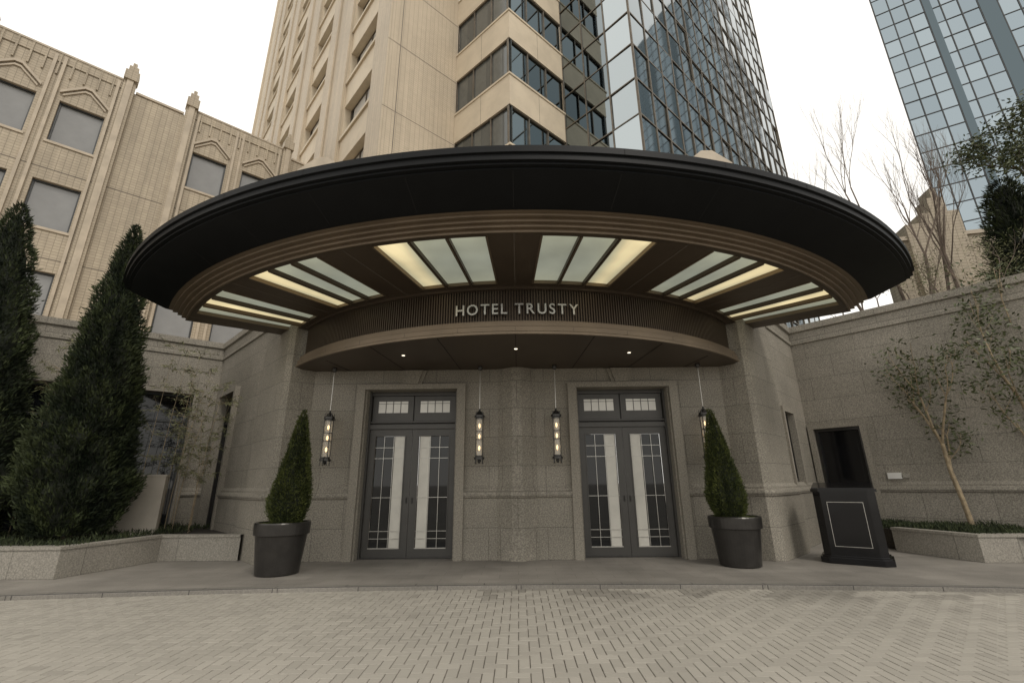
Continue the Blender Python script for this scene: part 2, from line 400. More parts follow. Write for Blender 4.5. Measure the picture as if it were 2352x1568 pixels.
def door(cx):
    Y=9.88; H=.91
    f=MB()
    f.box(cx-H,cx+H,Y-.06,Y+.06,3.25,3.335,M['doormetal']); f.box(cx-H,cx+H,Y-.10,Y+.06,2.53,2.62,M['doormetal'])
    f.box(cx-H,cx+H,Y-.075,Y+.06,2.66,2.69,M['doormetal'])
    f.box(cx-.955,cx-H,Y-.12,Y+.06,0,3.335,M['doormetal']); f.box(cx+H,cx+.955,Y-.12,Y+.06,0,3.335,M['doormetal'])
    f.box(cx-H,cx+H,Y+.02,Y+.05,2.62,3.25,M['doormetal'])
    f.box(cx-H,cx+H,Y-.10,Y+.08,0.001,.02,M['ironwork'])
    fr=f.finish('door', ent, origin=(cx,Y,0))
    for sx in (-1,1):
        t=MB(); c=cx+sx*.455
        t.box(c-.44,c+.44,Y-.03,Y+.0,2.70,2.88,M['doormetal']); t.box(c-.44,c+.44,Y-.03,Y,3.13,3.24,M['doormetal'])
        t.box(c-.44,c-.32,Y-.03,Y,2.88,3.13,M['doormetal']); t.box(c+.32,c+.44,Y-.03,Y,2.88,3.13,M['doormetal'])
        t.box(c-.32,c+.32,Y-.025,Y+.01,2.88,3.13,M['frostbright'])
        for k in (-.16,0,.16): t.box(c+k-.006,c+k+.006,Y-.035,Y-.026,2.88,3.13,M['ironwork'])
        t.box(c-.32,c+.32,Y-.034,Y-.027,3.075,3.083,M['ironwork'])
        t.finish('transom_window', fr)
    for sx in (-1,1):
        l=MB()
        def bx(a,b,y0,y1,z0,z1,m):
            xa,xb=sorted((cx+sx*a,cx+sx*b)); l.box(xa,xb,Y+y0,Y+y1,z0,z1,m)
        bx(.004,.13,-.05,.01,.02,2.52,M['doormetal']); bx(.80,.906,-.05,.01,.02,2.52,M['doormetal'])
        bx(.13,.80,-.05,.01,2.40,2.52,M['doormetal']); bx(.13,.80,-.05,.01,.02,.18,M['doormetal'])
        bx(.13,.15,-.062,-.03,.18,2.40,M['doormetal']); bx(.78,.80,-.062,-.03,.18,2.40,M['doormetal'])
        bx(.15,.78,-.062,-.03,2.38,2.40,M['doormetal']); bx(.15,.78,-.062,-.03,.18,.195,M['steel'])
        bx(.15,.78,-.012,.0,.195,2.38,M['darkglass'])
        bx(.165,.375,-.022,-.012,.195,2.38,M['frost'])
        for k in (.385,.585): bx(k,k+.008,-.045,-.012,.195,2.38,M['steel'])
        for z in (.36,.50,1.14,1.92,2.14): bx(.15,.78,-.043,-.010,z,z+.008,M['steel'])
        l.finish('door_leaf', fr)
        h=MB(); xx=cx+sx*.06
        h.box(xx-.015,xx+.015,Y-.056,Y-.049,1.02,1.16,M['ironwork']); h.tube((xx,Y-.085,1.04),(xx,Y-.085,1.14),.007,.007,8,M['ironwork'])
        for z in (1.05,1.13): h.tube((xx,Y-.085,z),(xx,Y-.05,z),.006,.006,6,M['ironwork'])
        h.finish('handle', fr)
door(-2.23); door(2.23)

# ---------------------------------------------------------------- canopy
C=CC; A0=rad(55.5)
can=thing('entrance_canopy',(0,9.6,3.75),'wide curved black and bronze canopy with frosted light panels','canopy')
def pol(r,a,z):
    r=warp(r,rad(a)); return (C[0]+r*math.sin(rad(a)), C[1]-r*math.cos(rad(a)), z)
c=MB()
rim=[(8.15,4.83),(8.19,4.835),(8.66,5.07),(8.66,5.09),(8.71,5.10),(8.71,5.13),(8.75,5.14),(8.75,5.22),(8.78,5.23),(8.78,5.32),(8.74,5.34),(7.4,5.5),(5.5,5.57)]
c.revolve(C, rim, -A0, A0, 110, M['black'])
for sgn in (-1,1):
    pts=[pol(r,sgn*55.5,z) for r,z in rim]+[pol(5.5,sgn*55.5,4.85)]
    c.face(pts,M['black'])
for a in range(-54,55,9):
    q=[pol(8.2,a-.04,4.836),pol(8.2,a+.04,4.836),pol(8.64,a+.04,5.056),pol(8.64,a-.04,5.056)]
    c.face(q,M['seam'])
    c.face([pol(8.783,a-.03,5.235),pol(8.783,a+.03,5.235),pol(8.783,a+.03,5.315),pol(8.783,a-.03,5.315)],M['seam'])
c.finish('canopy_rim', can, smooth=True, weld=True)
c=MB()
ring=[(7.86,4.65),(7.90,4.65),(7.90,4.695),(7.96,4.695),(7.96,4.74),(8.02,4.74),(8.02,4.785),(8.09,4.785),(8.09,4.82),(8.15,4.83)]
c.revolve(C, ring, -A0, A0, 110, M['bronzelight'])
for sgn in (-1,1):
    pts=[pol(r,sgn*55.5,z) for r,z in ring]+[pol(5.5,sgn*55.5,4.83),pol(5.5,sgn*55.5,4.65)]
    c.face(pts,M['bronze'])
c.finish('bronze_ring', can)
groups=[(2.8,15),(22,33.4),(39.6,51)]
gs=[(a,b) for a,b in groups]+[(-b,-a) for a,b in groups]
R0,R1=6.24,7.80
c=MB()
brk=sorted(set([-55.5,55.5]+[x for g_ in gs for x in g_]+list(range(-54,55,2))))
Zs=4.65
for a,b in zip(brk,brk[1:]):
    mid=(a+b)/2; ing=any(g0<mid<g1 for g0,g1 in gs)
    cells=[(6.0,R0),(R1,7.87)] if ing else [(6.0,R0),(R0,R1),(R1,7.87)]
    for r0,r1 in cells: c.face([pol(r0,a,Zs),pol(r1,a,Zs),pol(r1,b,Zs),pol(r0,b,Zs)],M['bronze'])
    if ing:
        for r in (R0,R1): c.face([pol(r,a,Zs),pol(r,b,Zs),pol(r,b,Zs+.1),pol(r,a,Zs+.1)],M['bronzelight'])
for g0,g1 in gs:
    for a in (g0,g1): c.face([pol(R0,a,Zs),pol(R1,a,Zs),pol(R1,a,Zs+.1),pol(R0,a,Zs+.1)],M['bronzelight'])
def radial_bar(mb,a,r0,r1,w,z0,z1,mat):
    e=(math.sin(rad(a)),-math.cos(rad(a)))
    mb.fbox(C,e,warp(r0,rad(a)),warp(r1,rad(a)),-w/2,w/2,z0,z1,mat)
for a in (-36.5,-18.5,0,18.5,36.5,53.5,-53.5):
    radial_bar(c,a,6.16,7.86,.012,Zs-.003,Zs+.01,M['joint'])
c.finish('soffit', can)
for g0,g1 in gs:
    lo,hi=min(abs(g0),abs(g1)),max(abs(g0),abs(g1)); sg=1 if g0>0 else -1
    step=(hi-lo)/3
    for k in range(3):
        p0,p1=lo+k*step,lo+(k+1)*step
        me=MB(); glow=[]; n=8
        for i in range(n):
            a=p0+(p1-p0)*i/n; b=p0+(p1-p0)*(i+1)/n
            for j in range(4):
                ra=R0+(R1-R0)*j/4; rb=R0+(R1-R0)*(j+1)/4
                me.face([pol(ra,sg*a,Zs+.06),pol(rb,sg*a,Zs+.06),pol(rb,sg*b,Zs+.06),pol(ra,sg*b,Zs+.06)],M['panel'])
                for (r,an) in ((ra,a),(rb,a),(rb,b),(ra,b)):
                    u=(an-lo)/(hi-lo)
                    ctr_=.88 if lo<30 else .62
                    gval=math.exp(-((u-ctr_)/.17)**2)  # warm falloff of the hidden lamp painted across the panes
                    rr=(r-R0)/(R1-R0)
                    gval=gval*(.62+.38*rr) + .20*math.exp(-((rr-1.0)/.25)**2)+.16*math.exp(-((rr)/.2)**2)
                    glow.append(min(1,gval+.06))
        ob=me.finish('light_panel', can)
        at=ob.data.attributes.new('glow','FLOAT','CORNER'); at.data.foreach_set('value', glow)
    fr=MB()
    for k in range(4):
        a=lo+k*step
        w=.03 if k in (0,3) else .05
        radial_bar(fr,sg*a,R0,R1,w,Zs-.012,Zs+.055,M['bronzelight'] if k in (0,3) else M['bronze'])
        if k in (1,2):
            radial_bar(fr,sg*a,R0,R1,.012,Zs-.03,Zs-.013,M['bronzelight'])
    fr.finish('panel_frame', can)
AD=rad(47.6)
c=MB()
prof=[(6.02,3.80),(6.20,3.80),(6.20,3.75),(6.24,3.75),(6.24,3.79),(6.21,3.81),(6.21,3.89),(6.17,3.91),(6.17,3.98),(6.12,4.0),(6.12,4.02),(6.05,4.02)]
c.revolve(C, prof, -AD, AD, 90, M['bronzelight'])
for a in range(-45,46,9): radial_bar(c,a,6.15,6.213,.006,3.815,3.885,M['joint'])
c.finish('drum_rim', can)
c=MB()
c.revolve(C,[(6.04,4.0),(6.04,4.66)],-AD,AD,90,M['bronzedark'])
c.revolve(C,[(6.02,4.60),(6.13,4.60),(6.13,4.66)],-AD,AD,90,M['bronze'])
n=210
for i in range(n+1):
    a=-47.4+94.8*i/n
    radial_bar(c,a,6.03,6.075,.022,4.02,4.60,M['bronze'])
c.finish('ribbed_band', can)
c=MB()
for i in range(60):
    a=-47.6+95.2*i/60; b=-47.6+95.2*(i+1)/60
    p,q=pol(6.22,a,3.76),pol(6.22,b,3.76)
    c.face([p,q,(q[0],9.62,3.76),(p[0],9.62,3.76)],M['bronze'])
for k in range(-3,4):
    x=k*1.2
    e,l=unit((x*1.0,9.58),(x*1.12,7.2))
    yy=C[1]-math.sqrt(6.15**2-(x*1.1)**2)
    c.fbox((x,9.58),e,0,9.58-yy,-.005,.005,3.755,3.765,M['seam'])
c.finish('lower_soffit', can)
for x in (-2.15,0,2.15):
    y=8.35 if x else 8.0
    d=MB(); d.tube((x,y,3.748),(x,y,3.77),.05,.05,20,M['steel']); d.tube((x,y,3.745),(x,y,3.748),.03,.03,16,M['down'])
    d.finish('downlight', can)
sg=thing('hotel_sign',(0,7.2,4.2),'raised brushed metal capital letters on the ribbed bronze drum','sign')
text='HOTEL TRUSTY'
glyph=[]
for ch in text:
    if ch==' ': glyph.append((None,.035)); continue
    cu=bpy.data.curves.new('letter','FONT'); cu.body=ch; cu.size=.265; cu.extrude=.020; cu.offset=.0025; cu.align_x='LEFT'
    ob=bpy.data.objects.new('tmp',cu); COL.objects.link(ob)
    bpy.context.view_layer.update()
    me=bpy.data.meshes.new_from_object(ob.evaluated_get(bpy.context.evaluated_depsgraph_get()))
    bpy.data.objects.remove(ob)
    xs_=[v.co.x for v in me.vertices]; w=max(xs_)-min(xs_); mn=min(xs_)
    for v in me.vertices: v.co.x-=mn+w/2
    glyph.append((me,w))
gap=.052; tot=sum(w+gap for _,w in glyph)-gap
sc=2.10/tot; s_=-tot/2
for me,w in glyph:
    mid=s_+w/2; s_+=w+gap
    if me is None: continue
    a=(mid*sc+.03)/6.15
    me.materials.clear(); me.materials.append(M['steel'])
    ob=bpy.data.objects.new('letter',me); COL.objects.link(ob); ob.parent=sg
    p=pol(6.15,math.degrees(a),4.13)
    ob.location=(p[0],p[1]-7.2,p[2]-4.2); ob.rotation_euler=(rad(90),0,a); ob.scale=(min(1.08,sc),1,1)

# ---------------------------------------------------------------- lanterns
def lantern(x,y):
    t=thing('hanging_lantern',(x,y,1.8),'tall cylindrical glass lantern with warm bulbs beside the doors','lantern','lanterns hanging by the entrance doors')
    r=MB(); r.tube((x,y,2.84),(x,y,3.72),.007,.007,8,M['steel']); r.lathe((x,y,3.70),[(0.001,-.03),(.035,-.02),(.05,.03),(.05,.055)],16,M['ironwork'])
    r.finish('rod', t)
    g=MB(); g.lathe((x,y,0),[(.072,1.93),(.072,2.66)],20,M['lglass']); g.finish('glass', t, smooth=True)
    k=MB()
    for z0,z1,rr in ((1.86,1.90,.105),(1.91,1.935,.085),(2.655,2.68,.085),(2.69,2.73,.105),(2.24,2.252,.078),(2.40,2.412,.078)):
        k.lathe((x,y,0),[(rr-.03,z0),(rr,z0),(rr,z1),(rr-.03,z1)],20,M['ironwork'])
    k.lathe((x,y,0),[(0.001,1.78),(.02,1.79),(.035,1.83),(.03,1.86),(.10,1.862)],16,M['ironwork'])
    k.lathe((x,y,0),[(.10,2.728),(.07,2.75),(.05,2.80),(.02,2.82),(.015,2.86),(0.001,2.87)],16,M['ironwork'])
    for i in range(4):
        a=math.pi/4+i*math.pi/2; px,py=x+.095*math.cos(a),y+.095*math.sin(a)
        k.tube((px,py,1.80),(px,py,2.80),.008,.008,6,M['ironwork'])
        k.lathe((px,py,1.80),[(0.001,-.03),(.013,-.015),(0.001,0)],8,M['ironwork'])
    k.box(x-.015,x+.015,y,9.6,2.70,2.72,M['ironwork']); k.box(x-.015,x+.015,y,9.6,1.87,1.89,M['ironwork'])
    k.finish('cage', t)
    for z in (2.08,2.31,2.52):
        b=MB(); b.lathe((x,y,z),[(0.001,-.05),(.016,-.03),(.021,0),(.016,.035),(0.001,.05)],12,M['bulb']); b.finish('bulb', t, smooth=True)
for x in (-3.84,-.76,.80,3.80): lantern(x,9.32)

# ---------------------------------------------------------------- granite garden walls
def end_pt(a,b,l):
    d,_=unit(a,b); return (a[0]+d[0]*l,a[1]+d[1]*l)
lw=MB(); LF=(-16.8,6.9)
d,l=unit(LF,Lc)
gL=granite(lw,[LF,Lc],TOP,{0:(l-4.9,l-.45,.3,3.95)},frieze)
lroot=thing('podium_building',(LF[0],LF[1],0),'low granite podium with dark shop window behind clipped conifers','building')
lw.face([(LF[0],LF[1],5.6),(Lc[0],Lc[1],5.6),(-6.35,11.3,5.6),(-5.5,14,5.6),(-5,24,5.6),(-30,24,5.6),(-30,6.7,5.6)],M['trim'])
lw.finish('wall', lroot)
for (A,d,W,zb,zt) in gL:
    w=MB(); w.fbox(A,d,.12,W-.12,-.32,-.28,zb,zt,M['darkglass'])
    for s0 in (.12,2.4,W-.18): w.fbox(A,d,s0,s0+.06,-.28,-.18,zb,zt,M['mull'])
    for z0 in (zb,3.15,zt-.06): w.fbox(A,d,.2,W-.2,-.275,-.19,z0,z0+.06,M['mull'])
    w.finish('shop_window', lroot)
RE=end_pt(Rc,T(11,8.95),9.5)
rroot=thing('retaining_wall',(Rc[0],Rc[1],0),'tall speckled granite retaining wall with coping and dark service door','wall')
rw=MB(); gR=granite(rw,[Rc,RE],TOP,{0:(.05,1.32,.0,2.7)},frieze)
d,l=unit(Rc,RE)
rw.face([(Rc[0],Rc[1],5.59),(RE[0],RE[1],5.59),(40,6,5.59),(40,40,5.59),(Rc[0],40,5.59)],M['soil'])
rw.finish('wall', rroot)
for (A,d,W,zb,zt) in gR:
    w=MB(); w.fbox(A,d,.12,W-.12,-.15,-.10,zb,zt,M['blackpaint'])
    w.fbox(A,d,.12,.18,-.1,-.0,zb,zt,M['ironwork']); w.fbox(A,d,W-.18,W-.12,-.1,-.0,zb,zt,M['ironwork']); w.fbox(A,d,.18,W-.18,-.1,-.0,zt-.07,zt,M['ironwork'])
    w.fbox(A,d,.28,W-.28,-.1,-.085,.3,1.15,M['blackpaint']); w.fbox(A,d,.28,W-.28,-.1,-.085,1.3,2.45,M['blackpaint'])
    do=w.finish('service_door', rroot)
b=MB(); b.fbox(Rc,d,1.52,1.78,0,.07,1.42,1.56,M['white']); b.fbox(Rc,d,1.80,1.92,0,.05,1.44,1.53,M['granite_light'])
o=b.finish('wall_box', None, origin=(Rc[0]+d[0]*1.6,Rc[1]+d[1]*1.6,1.4)); tag(o,'small white outlet box fixed on the granite wall','outlet box')
lx,ly=T(11.75,9.15)
lt=thing('wall_lamp',(lx,ly,5.6),'black lantern lamp on a short post above the granite wall','lamp')
k=MB(); k.lathe((lx,ly,5.55),[(.14,0),(.14,.06),(.05,.10),(.035,.16),(.035,.45),(.06,.48),(.09,.52)],16,M['ironwork']); k.finish('post',lt)
k=MB(); k.lathe((lx,ly,6.05),[(.10,0),(.16,.50)],4,M['darkglass']); k.finish('glass',lt)
k=MB(); k.lathe((lx,ly,6.55),[(.20,0),(.21,.03),(.12,.18),(.04,.24),(.03,.32),(0.001,.36)],4,M['ironwork'])
for i in range(4):
    a=i*math.pi/2; k.tube((lx+.10*math.cos(a),ly+.10*math.sin(a),6.05),(lx+.165*math.cos(a),ly+.165*math.sin(a),6.55),.012,.012,5,M['ironwork'])
k.finish('cap',lt)

def planter(name,pts,h,label,w=.22):
    p=MB()
    p.sweep(pts,[(0,0),(0,h-.05),(.02,h-.045),(.02,h),(-w,h),(-w,0)],M['granite_light'])
    o=p.finish(name,None,origin=(pts[0][0],pts[0][1],0)); tag(o,label,'planter'); return o
planter('planter_wall',[(-14,8.0),(-7.45,7.98),(-7.1,9.72),(-5.52,9.72)],.48,'low light granite planter kerb below the conifers')
rp=[(7.75,10.3),(8.15,8.85),(14,8.5)]
planter('planter_wall',rp,.46,'low light granite planter kerb below the leafy trees')
def cover(poly_fn,x0,x1,y0,y1,z,n,label,name):
    m=MB()
    cnt=0
    while cnt<n:
        x=R.uniform(x0,x1); y=R.uniform(y0,y1)
        if not poly_fn(x,y): continue
        cnt+=1
        hh=.05+.09*max(0,noise.noise(Vector((x*2,y*2,1)))+.4)
        d_=Vector((R.uniform(-.7,.7),R.uniform(-.7,.7),1)).normalized()
        m.leaf(Vector((x,y,z-.02+R.random()*hh)),d_,R.uniform(.05,.12),.018,M['cover'],R.random()**1.5)
    o=m.finish(name,None,uv=False,origin=((x0+x1)/2,(y0+y1)/2,z)); o['kind']='stuff'; tag(o,label,'ground cover'); return o
s=MB(); s.prism([(-14,8.15),(-7.62,8.12),(-7.28,9.9),(-6.3,9.9),(-6.4,11.0),(-9.0,13.3),(-14,9.0)],.02,.40,M['soil']); structure(s.finish('soil_bed'))
s=MB(); s.prism([(7.93,10.42),(8.28,9.1),(14,8.72),(14,5.7),(10.6,9.35),(8.6,11.6),(7.9,11.2)][::-1],.02,.40,M['soil']); structure(s.finish('soil_bed'))
cover(lambda x,y: y<12.6+(x+9.0)*.85 and x<-7.4 and y>8.1, -12,-7.4,8.1,12,.42,7000,'low dark grassy ground cover in the planter','ground_cover')
cover(lambda x,y: y<12.2-(x-8.0)*1.12 and y>8.95 and x>7.95+(10.4-y)*.22,7.9,12,8.9,12,.40,8000,'low dark green ground cover under the leafy trees','ground_cover')
s=MB(); a,b_=(-9.5,10.2),(-7.9,10.6); d,l=unit(a,b_); s.fbox(a,d,0,l,-.06,.06,.4,1.62,M['screen']); s.fbox(a,d,-.02,l+.02,-.08,.08,1.62,1.66,M['screen']); s.fbox(a,d,l/2-.004,l/2+.004,.06,.062,.4,1.6,M['joint'])
o=s.finish('garden_screen',None,origin=(-8.9,10.8,.4)); tag(o,'low cream panel screen behind the clipped conifer','screen')

# ---------------------------------------------------------------- pots, topiary
def pot(x,y):
    p=MB()
    p.lathe((x,y,0),[(0.001,.001),(.325,.001),(.34,.02),(.405,.60),(.41,.615),(.44,.62),(.445,.79),(.435,.81),(.40,.81),(.39,.74),(.02,.74)],48,M['pot'])
    p.lathe((x,y,0),[(.40,.735),(.3,.755),(.01,.77)],24,M['soil'])
    for i in range(1800):
        a=R.uniform(0,6.283); r=.38*math.sqrt(R.random())
        p.leaf(Vector((x+r*math.cos(a),y+r*math.sin(a),.74)),Vector((R.uniform(-1,1),R.uniform(-1,1),.9)).normalized(),.07,.02,M['moss'],R.random())
    o=p.finish('plant_pot',None,origin=(x,y,0),uv=False); tag(o,'large round dark bronze metal pot holding a clipped conifer','plant pot','pots flanking the entrance'); return o
def conifer(name,x,y,z0,h,rd,n,mat,ll,lw_,label,cat,lean=(0,0),power=.8,lump=.16,ls=1.3,group=None,trunk=.07,bulge=.12,core=.8,up=1.2,stray=.04):
    t=thing(name,(x,y,z0),label,cat,group)
    tr=MB(); tr.tube((x,y,z0-.05),(x+lean[0]*.3,y+lean[1]*.3,z0+h*.5),trunk,trunk*.5,10,M['bark']); tr.finish('trunk',t,uv=False)
    def rr(u):
        if u<bulge: return rd*(.68+.32*math.sin(u/bulge*math.pi/2))
        return rd*max(0,(1-(u-bulge)/(1-bulge)))**power
    def lumpf(a,z): return 1+lump*2*noise.noise(Vector((math.cos(a)*ls,math.sin(a)*ls,z*ls*.9+x)))+lump*noise.noise(Vector((math.cos(a)*ls*3,math.sin(a)*ls*3,z*ls*3+x)))
    c_=MB(); nz_,na=26,22; zb=z0+.02*h if h>3 else z0+.02
    def gp_(u,a):
        r=rr(u)*core*lumpf(a,u*h)
        return Vector((x+lean[0]*u+r*math.cos(a), y+lean[1]*u+r*math.sin(a), zb+u*(h*.96-(zb-z0))))
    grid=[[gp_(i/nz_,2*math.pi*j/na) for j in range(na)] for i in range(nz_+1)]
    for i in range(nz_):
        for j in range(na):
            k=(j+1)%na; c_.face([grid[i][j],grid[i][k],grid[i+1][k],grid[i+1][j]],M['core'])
    cnt=0
    while cnt<n:
        u=R.random()
        if R.random()>rr(u)/rd+.06: continue
        cnt+=1
        a=R.uniform(0,6.283); L_=lumpf(a,u*h)
        r=rr(u)*L_*R.uniform(.78,1.03)+.01
        if R.random()<stray: r+=ll*R.random()
        p=Vector((x+lean[0]*u+r*math.cos(a),y+lean[1]*u+r*math.sin(a),zb+u*(h-(zb-z0))*.985))
        d_=Vector((math.cos(a)*.7+R.uniform(-.5,.5),math.sin(a)*.7+R.uniform(-.5,.5),R.uniform(.1,up))).normalized()
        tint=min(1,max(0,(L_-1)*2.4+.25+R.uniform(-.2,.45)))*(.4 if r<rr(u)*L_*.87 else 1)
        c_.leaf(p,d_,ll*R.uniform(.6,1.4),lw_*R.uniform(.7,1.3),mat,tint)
    c_.finish('crown',t,uv=False); return t
for x,y,ln,dx in ((-4.03,8.33,(.08,0),.05),(3.87,8.78,(-.12,0),-.06)):
    pot(x,y)
    conifer('topiary_cone',x+dx,y,.76,1.98,.315,17000,M['topiary'],.045,.013,'clipped green conifer cone growing in a bronze pot','topiary',ln,power=.85,lump=.10,ls=2.2,group='cone topiaries flanking the entrance',trunk=.03,bulge=.2,core=.85,stray=.02)
conifer('conifer_tree',*T(-8.65,9.5),.4,7.0,.86,44000,M['conifer'],.10,.024,'tall dark green pointed conifer in the granite planter','tree',(-.25,.0),power=.78,lump=.20,ls=2.4,group='columnar conifers in the planter',trunk=.1,bulge=.14,core=.80,up=1.4,stray=.03)
conifer('conifer_tree',*T(-10.75,9.3),.4,7.5,.84,34000,M['conifer'],.10,.024,'tall dark green pointed conifer in the granite planter','tree',(-.85,0),power=.6,lump=.20,ls=2.4,group='columnar conifers in the planter',trunk=.1,bulge=.14,core=.80,up=1.4,stray=.03)

# ---------------------------------------------------------------- lectern
def lectern():
    cx,cy=6.05,9.0; t=thing('concierge_desk',(cx,cy,0),'black gloss concierge desk with silver inlaid rectangle on its front','desk')
    th=rad(-36)
    def Q(x,y): return (cx+x*math.cos(th)-y*math.sin(th), cy+x*math.sin(th)+y*math.cos(th))
    def oct_(w,dp,ch): return [Q(-w+ch,-dp),Q(w-ch,-dp),Q(w,-dp+ch),Q(w,dp),Q(-w,dp),Q(-w,-dp+ch)]
    b=MB(); b.prism(oct_(.53,.38,.14),.005,.10,M['blackpaint']); b.prism(oct_(.50,.35,.13),.10,.13,M['blackpaint'])
    b.prism(oct_(.47,.32,.12),.13,1.20,M['blackpaint']); b.prism(oct_(.50,.35,.13),1.20,1.25,M['blackpaint']); b.finish('body',t)
    tp=MB()
    a=[(*Q(-.47,-.32),1.25),(*Q(.47,-.32),1.25),(*Q(.47,.32),1.25),(*Q(-.47,.32),1.25),(*Q(-.47,-.32),1.27),(*Q(.47,-.32),1.27),(*Q(.47,.32),1.36),(*Q(-.47,.32),1.36)]
    tp.hexa(a,M['blackpaint']); tp.finish('sloped_top',t)
    f=MB(); o_=Q(-.47,-.32); dd=(math.cos(th),math.sin(th))
    for s0,s1,z0,z1 in ((.20,.74,1.02,1.027),(.20,.74,.28,.287),(.20,.207,.287,1.02),(.733,.74,.287,1.02)):
        f.fbox(o_,dd,s0,s1,0,.006,z0,z1,M['steel'])
    f.finish('inlay',t)
lectern()

# ---------------------------------------------------------------- trees
def branch(mb,p,d,l,r,dep,mat,tips,spread=.5,up=.15,ratio=.74,segs=3,sides=6,kids=(2,3),gn=.14):
    q=p
    for i in range(segs):
        d=(d+Vector((R.uniform(-1,1),R.uniform(-1,1),R.uniform(-.6,1)))*gn+Vector((0,0,up*.12))).normalized()
        n_=q+d*(l/segs); r2=r*(1-.28/segs*(1))
        mb.tube(q,n_,r,r2,max(3,sides),mat,cap=False); q=n_; r=r2
        if dep<=2: tips.append((q.copy(),d.copy()))
        if i<segs-1 and dep>0 and R.random()<.65:
            nd=(d+Vector((R.uniform(-1,1),R.uniform(-1,1),R.uniform(-.3,.7)))*spread*1.5).normalized()
            branch(mb,q,nd,l*ratio*.75,r*.5,dep-1,mat,tips,spread,up,ratio,segs,sides-1,kids,gn)
    if dep>0:
        for k in range(R.randint(*kids)):
            nd=(d+Vector((R.uniform(-1,1),R.uniform(-1,1),R.uniform(-.4,.6)))*spread+Vector((0,0,up))).normalized()
            branch(mb,q,nd,l*ratio*R.uniform(.8,1.1),r*.66,dep-1,mat,tips,spread,up,ratio,segs,sides-1,kids,gn)
def tree(name,x,y,z,h0,r0,dep,label,mat,leafn=0,leafmat=None,ll=.09,lw_=.035,spread=.5,up=.2,ratio=.72,d0=(0,0,1),clr=.16,kids=(2,3),group=None,seed=1,zmin=0):
    R.seed(seed)
    t=thing(name,(x,y,z),label,'tree',group); m=MB(); tips=[]
    branch(m,Vector((x,y,z)),Vector(d0).normalized(),h0,r0,dep,mat,tips,spread,up,ratio,3,8,kids)
    m.finish('trunk' if leafn else 'branches',t,uv=False)
    if leafn:
        c_=MB()
        for p,d in tips:
            if p.z<zmin: continue
            k=R.randint(int(leafn*.3),int(leafn*1.3))
            tt=R.random()
            for i in range(k):
                off=Vector((R.gauss(0,clr),R.gauss(0,clr),R.gauss(0,clr*.6)))
                dd=(d*.4+Vector((R.uniform(-1,1),R.uniform(-1,1),R.uniform(-.8,.5)))).normalized()
                c_.leaf(p+off,dd,ll*R.uniform(.7,1.3),lw_*R.uniform(.7,1.2),leafmat,min(1,max(0,tt*.5+R.uniform(0,.5))))
        c_.finish('crown',t,uv=False)
    return t
x,y=T(9.45,10.1)
tree('broadleaf_tree',x,y,.4,1.75,.05,3,'slender evergreen tree with sparse leaves against the granite wall',M['barktan'],7,M['leaf'],ll=.11,lw_=.042,spread=.72,up=.25,ratio=.64,d0=(-.12,-.05,1),seed=5,clr=.15,zmin=1.9)
x,y=T(10.7,9.3)
tree('broadleaf_tree',x,y,.4,2.2,.06,3,'taller evergreen tree with airy dark leaves beside the granite wall',M['barktan'],14,M['leaf'],ll=.11,lw_=.042,spread=.66,up=.28,ratio=.72,d0=(-.12,-.02,1),seed=11,clr=.17,zmin=2.2)
x,y=T(14.1,10.4)
tree('broadleaf_tree',x,y,5.6,2.6,.09,3,'leafy evergreen tree growing above the retaining wall',M['bark'],40,M['leaf'],ll=.12,lw_=.05,spread=.66,up=.3,ratio=.62,seed=3,clr=.22,zmin=8.8)
x,y=T(15.1,12.0)
conifer('conifer_tree',x,y,5.6,4.6,.85,12000,M['conifer'],.16,.03,'dark dense conifer growing above the retaining wall','tree',(0,0),power=.4,lump=.28,ls=2.2,trunk=.1,bulge=.15,core=.72)
for (gx,gy,h,sd,dx) in ((13.4,14.2,3.5,31,-.12),(14.3,14.0,3.2,37,-.04),(12.4,14.6,2.9,43,-.1),(12.9,13.2,2.6,52,-.02),(13.8,13.0,2.6,77,-.08)):
    x,y=T(gx,gy)
    tree('bare_tree',x,y,5.6,h,.055,5,'leafless winter tree with fine twigs above the wall',M['barktwig'],spread=.38,up=.34,ratio=.69,d0=(dx,0,1),seed=sd,group='bare trees above the retaining wall')
for i,(gx,gy) in enumerate(((10.3,11.9),(11.4,11.2),(12.4,10.6),(9.6,12.4),(10.9,11.5))):
    x,y=T(gx,gy)
    t=tree('shrub',x,y,5.5,.75,.02,3,'brownish half-bare shrub spilling over the wall coping',M['barktwig'],6,M['bamboo'],ll=.07,lw_=.02,spread=.8,up=.05,ratio=.8,seed=60+i,clr=.14); t['category']='shrub'
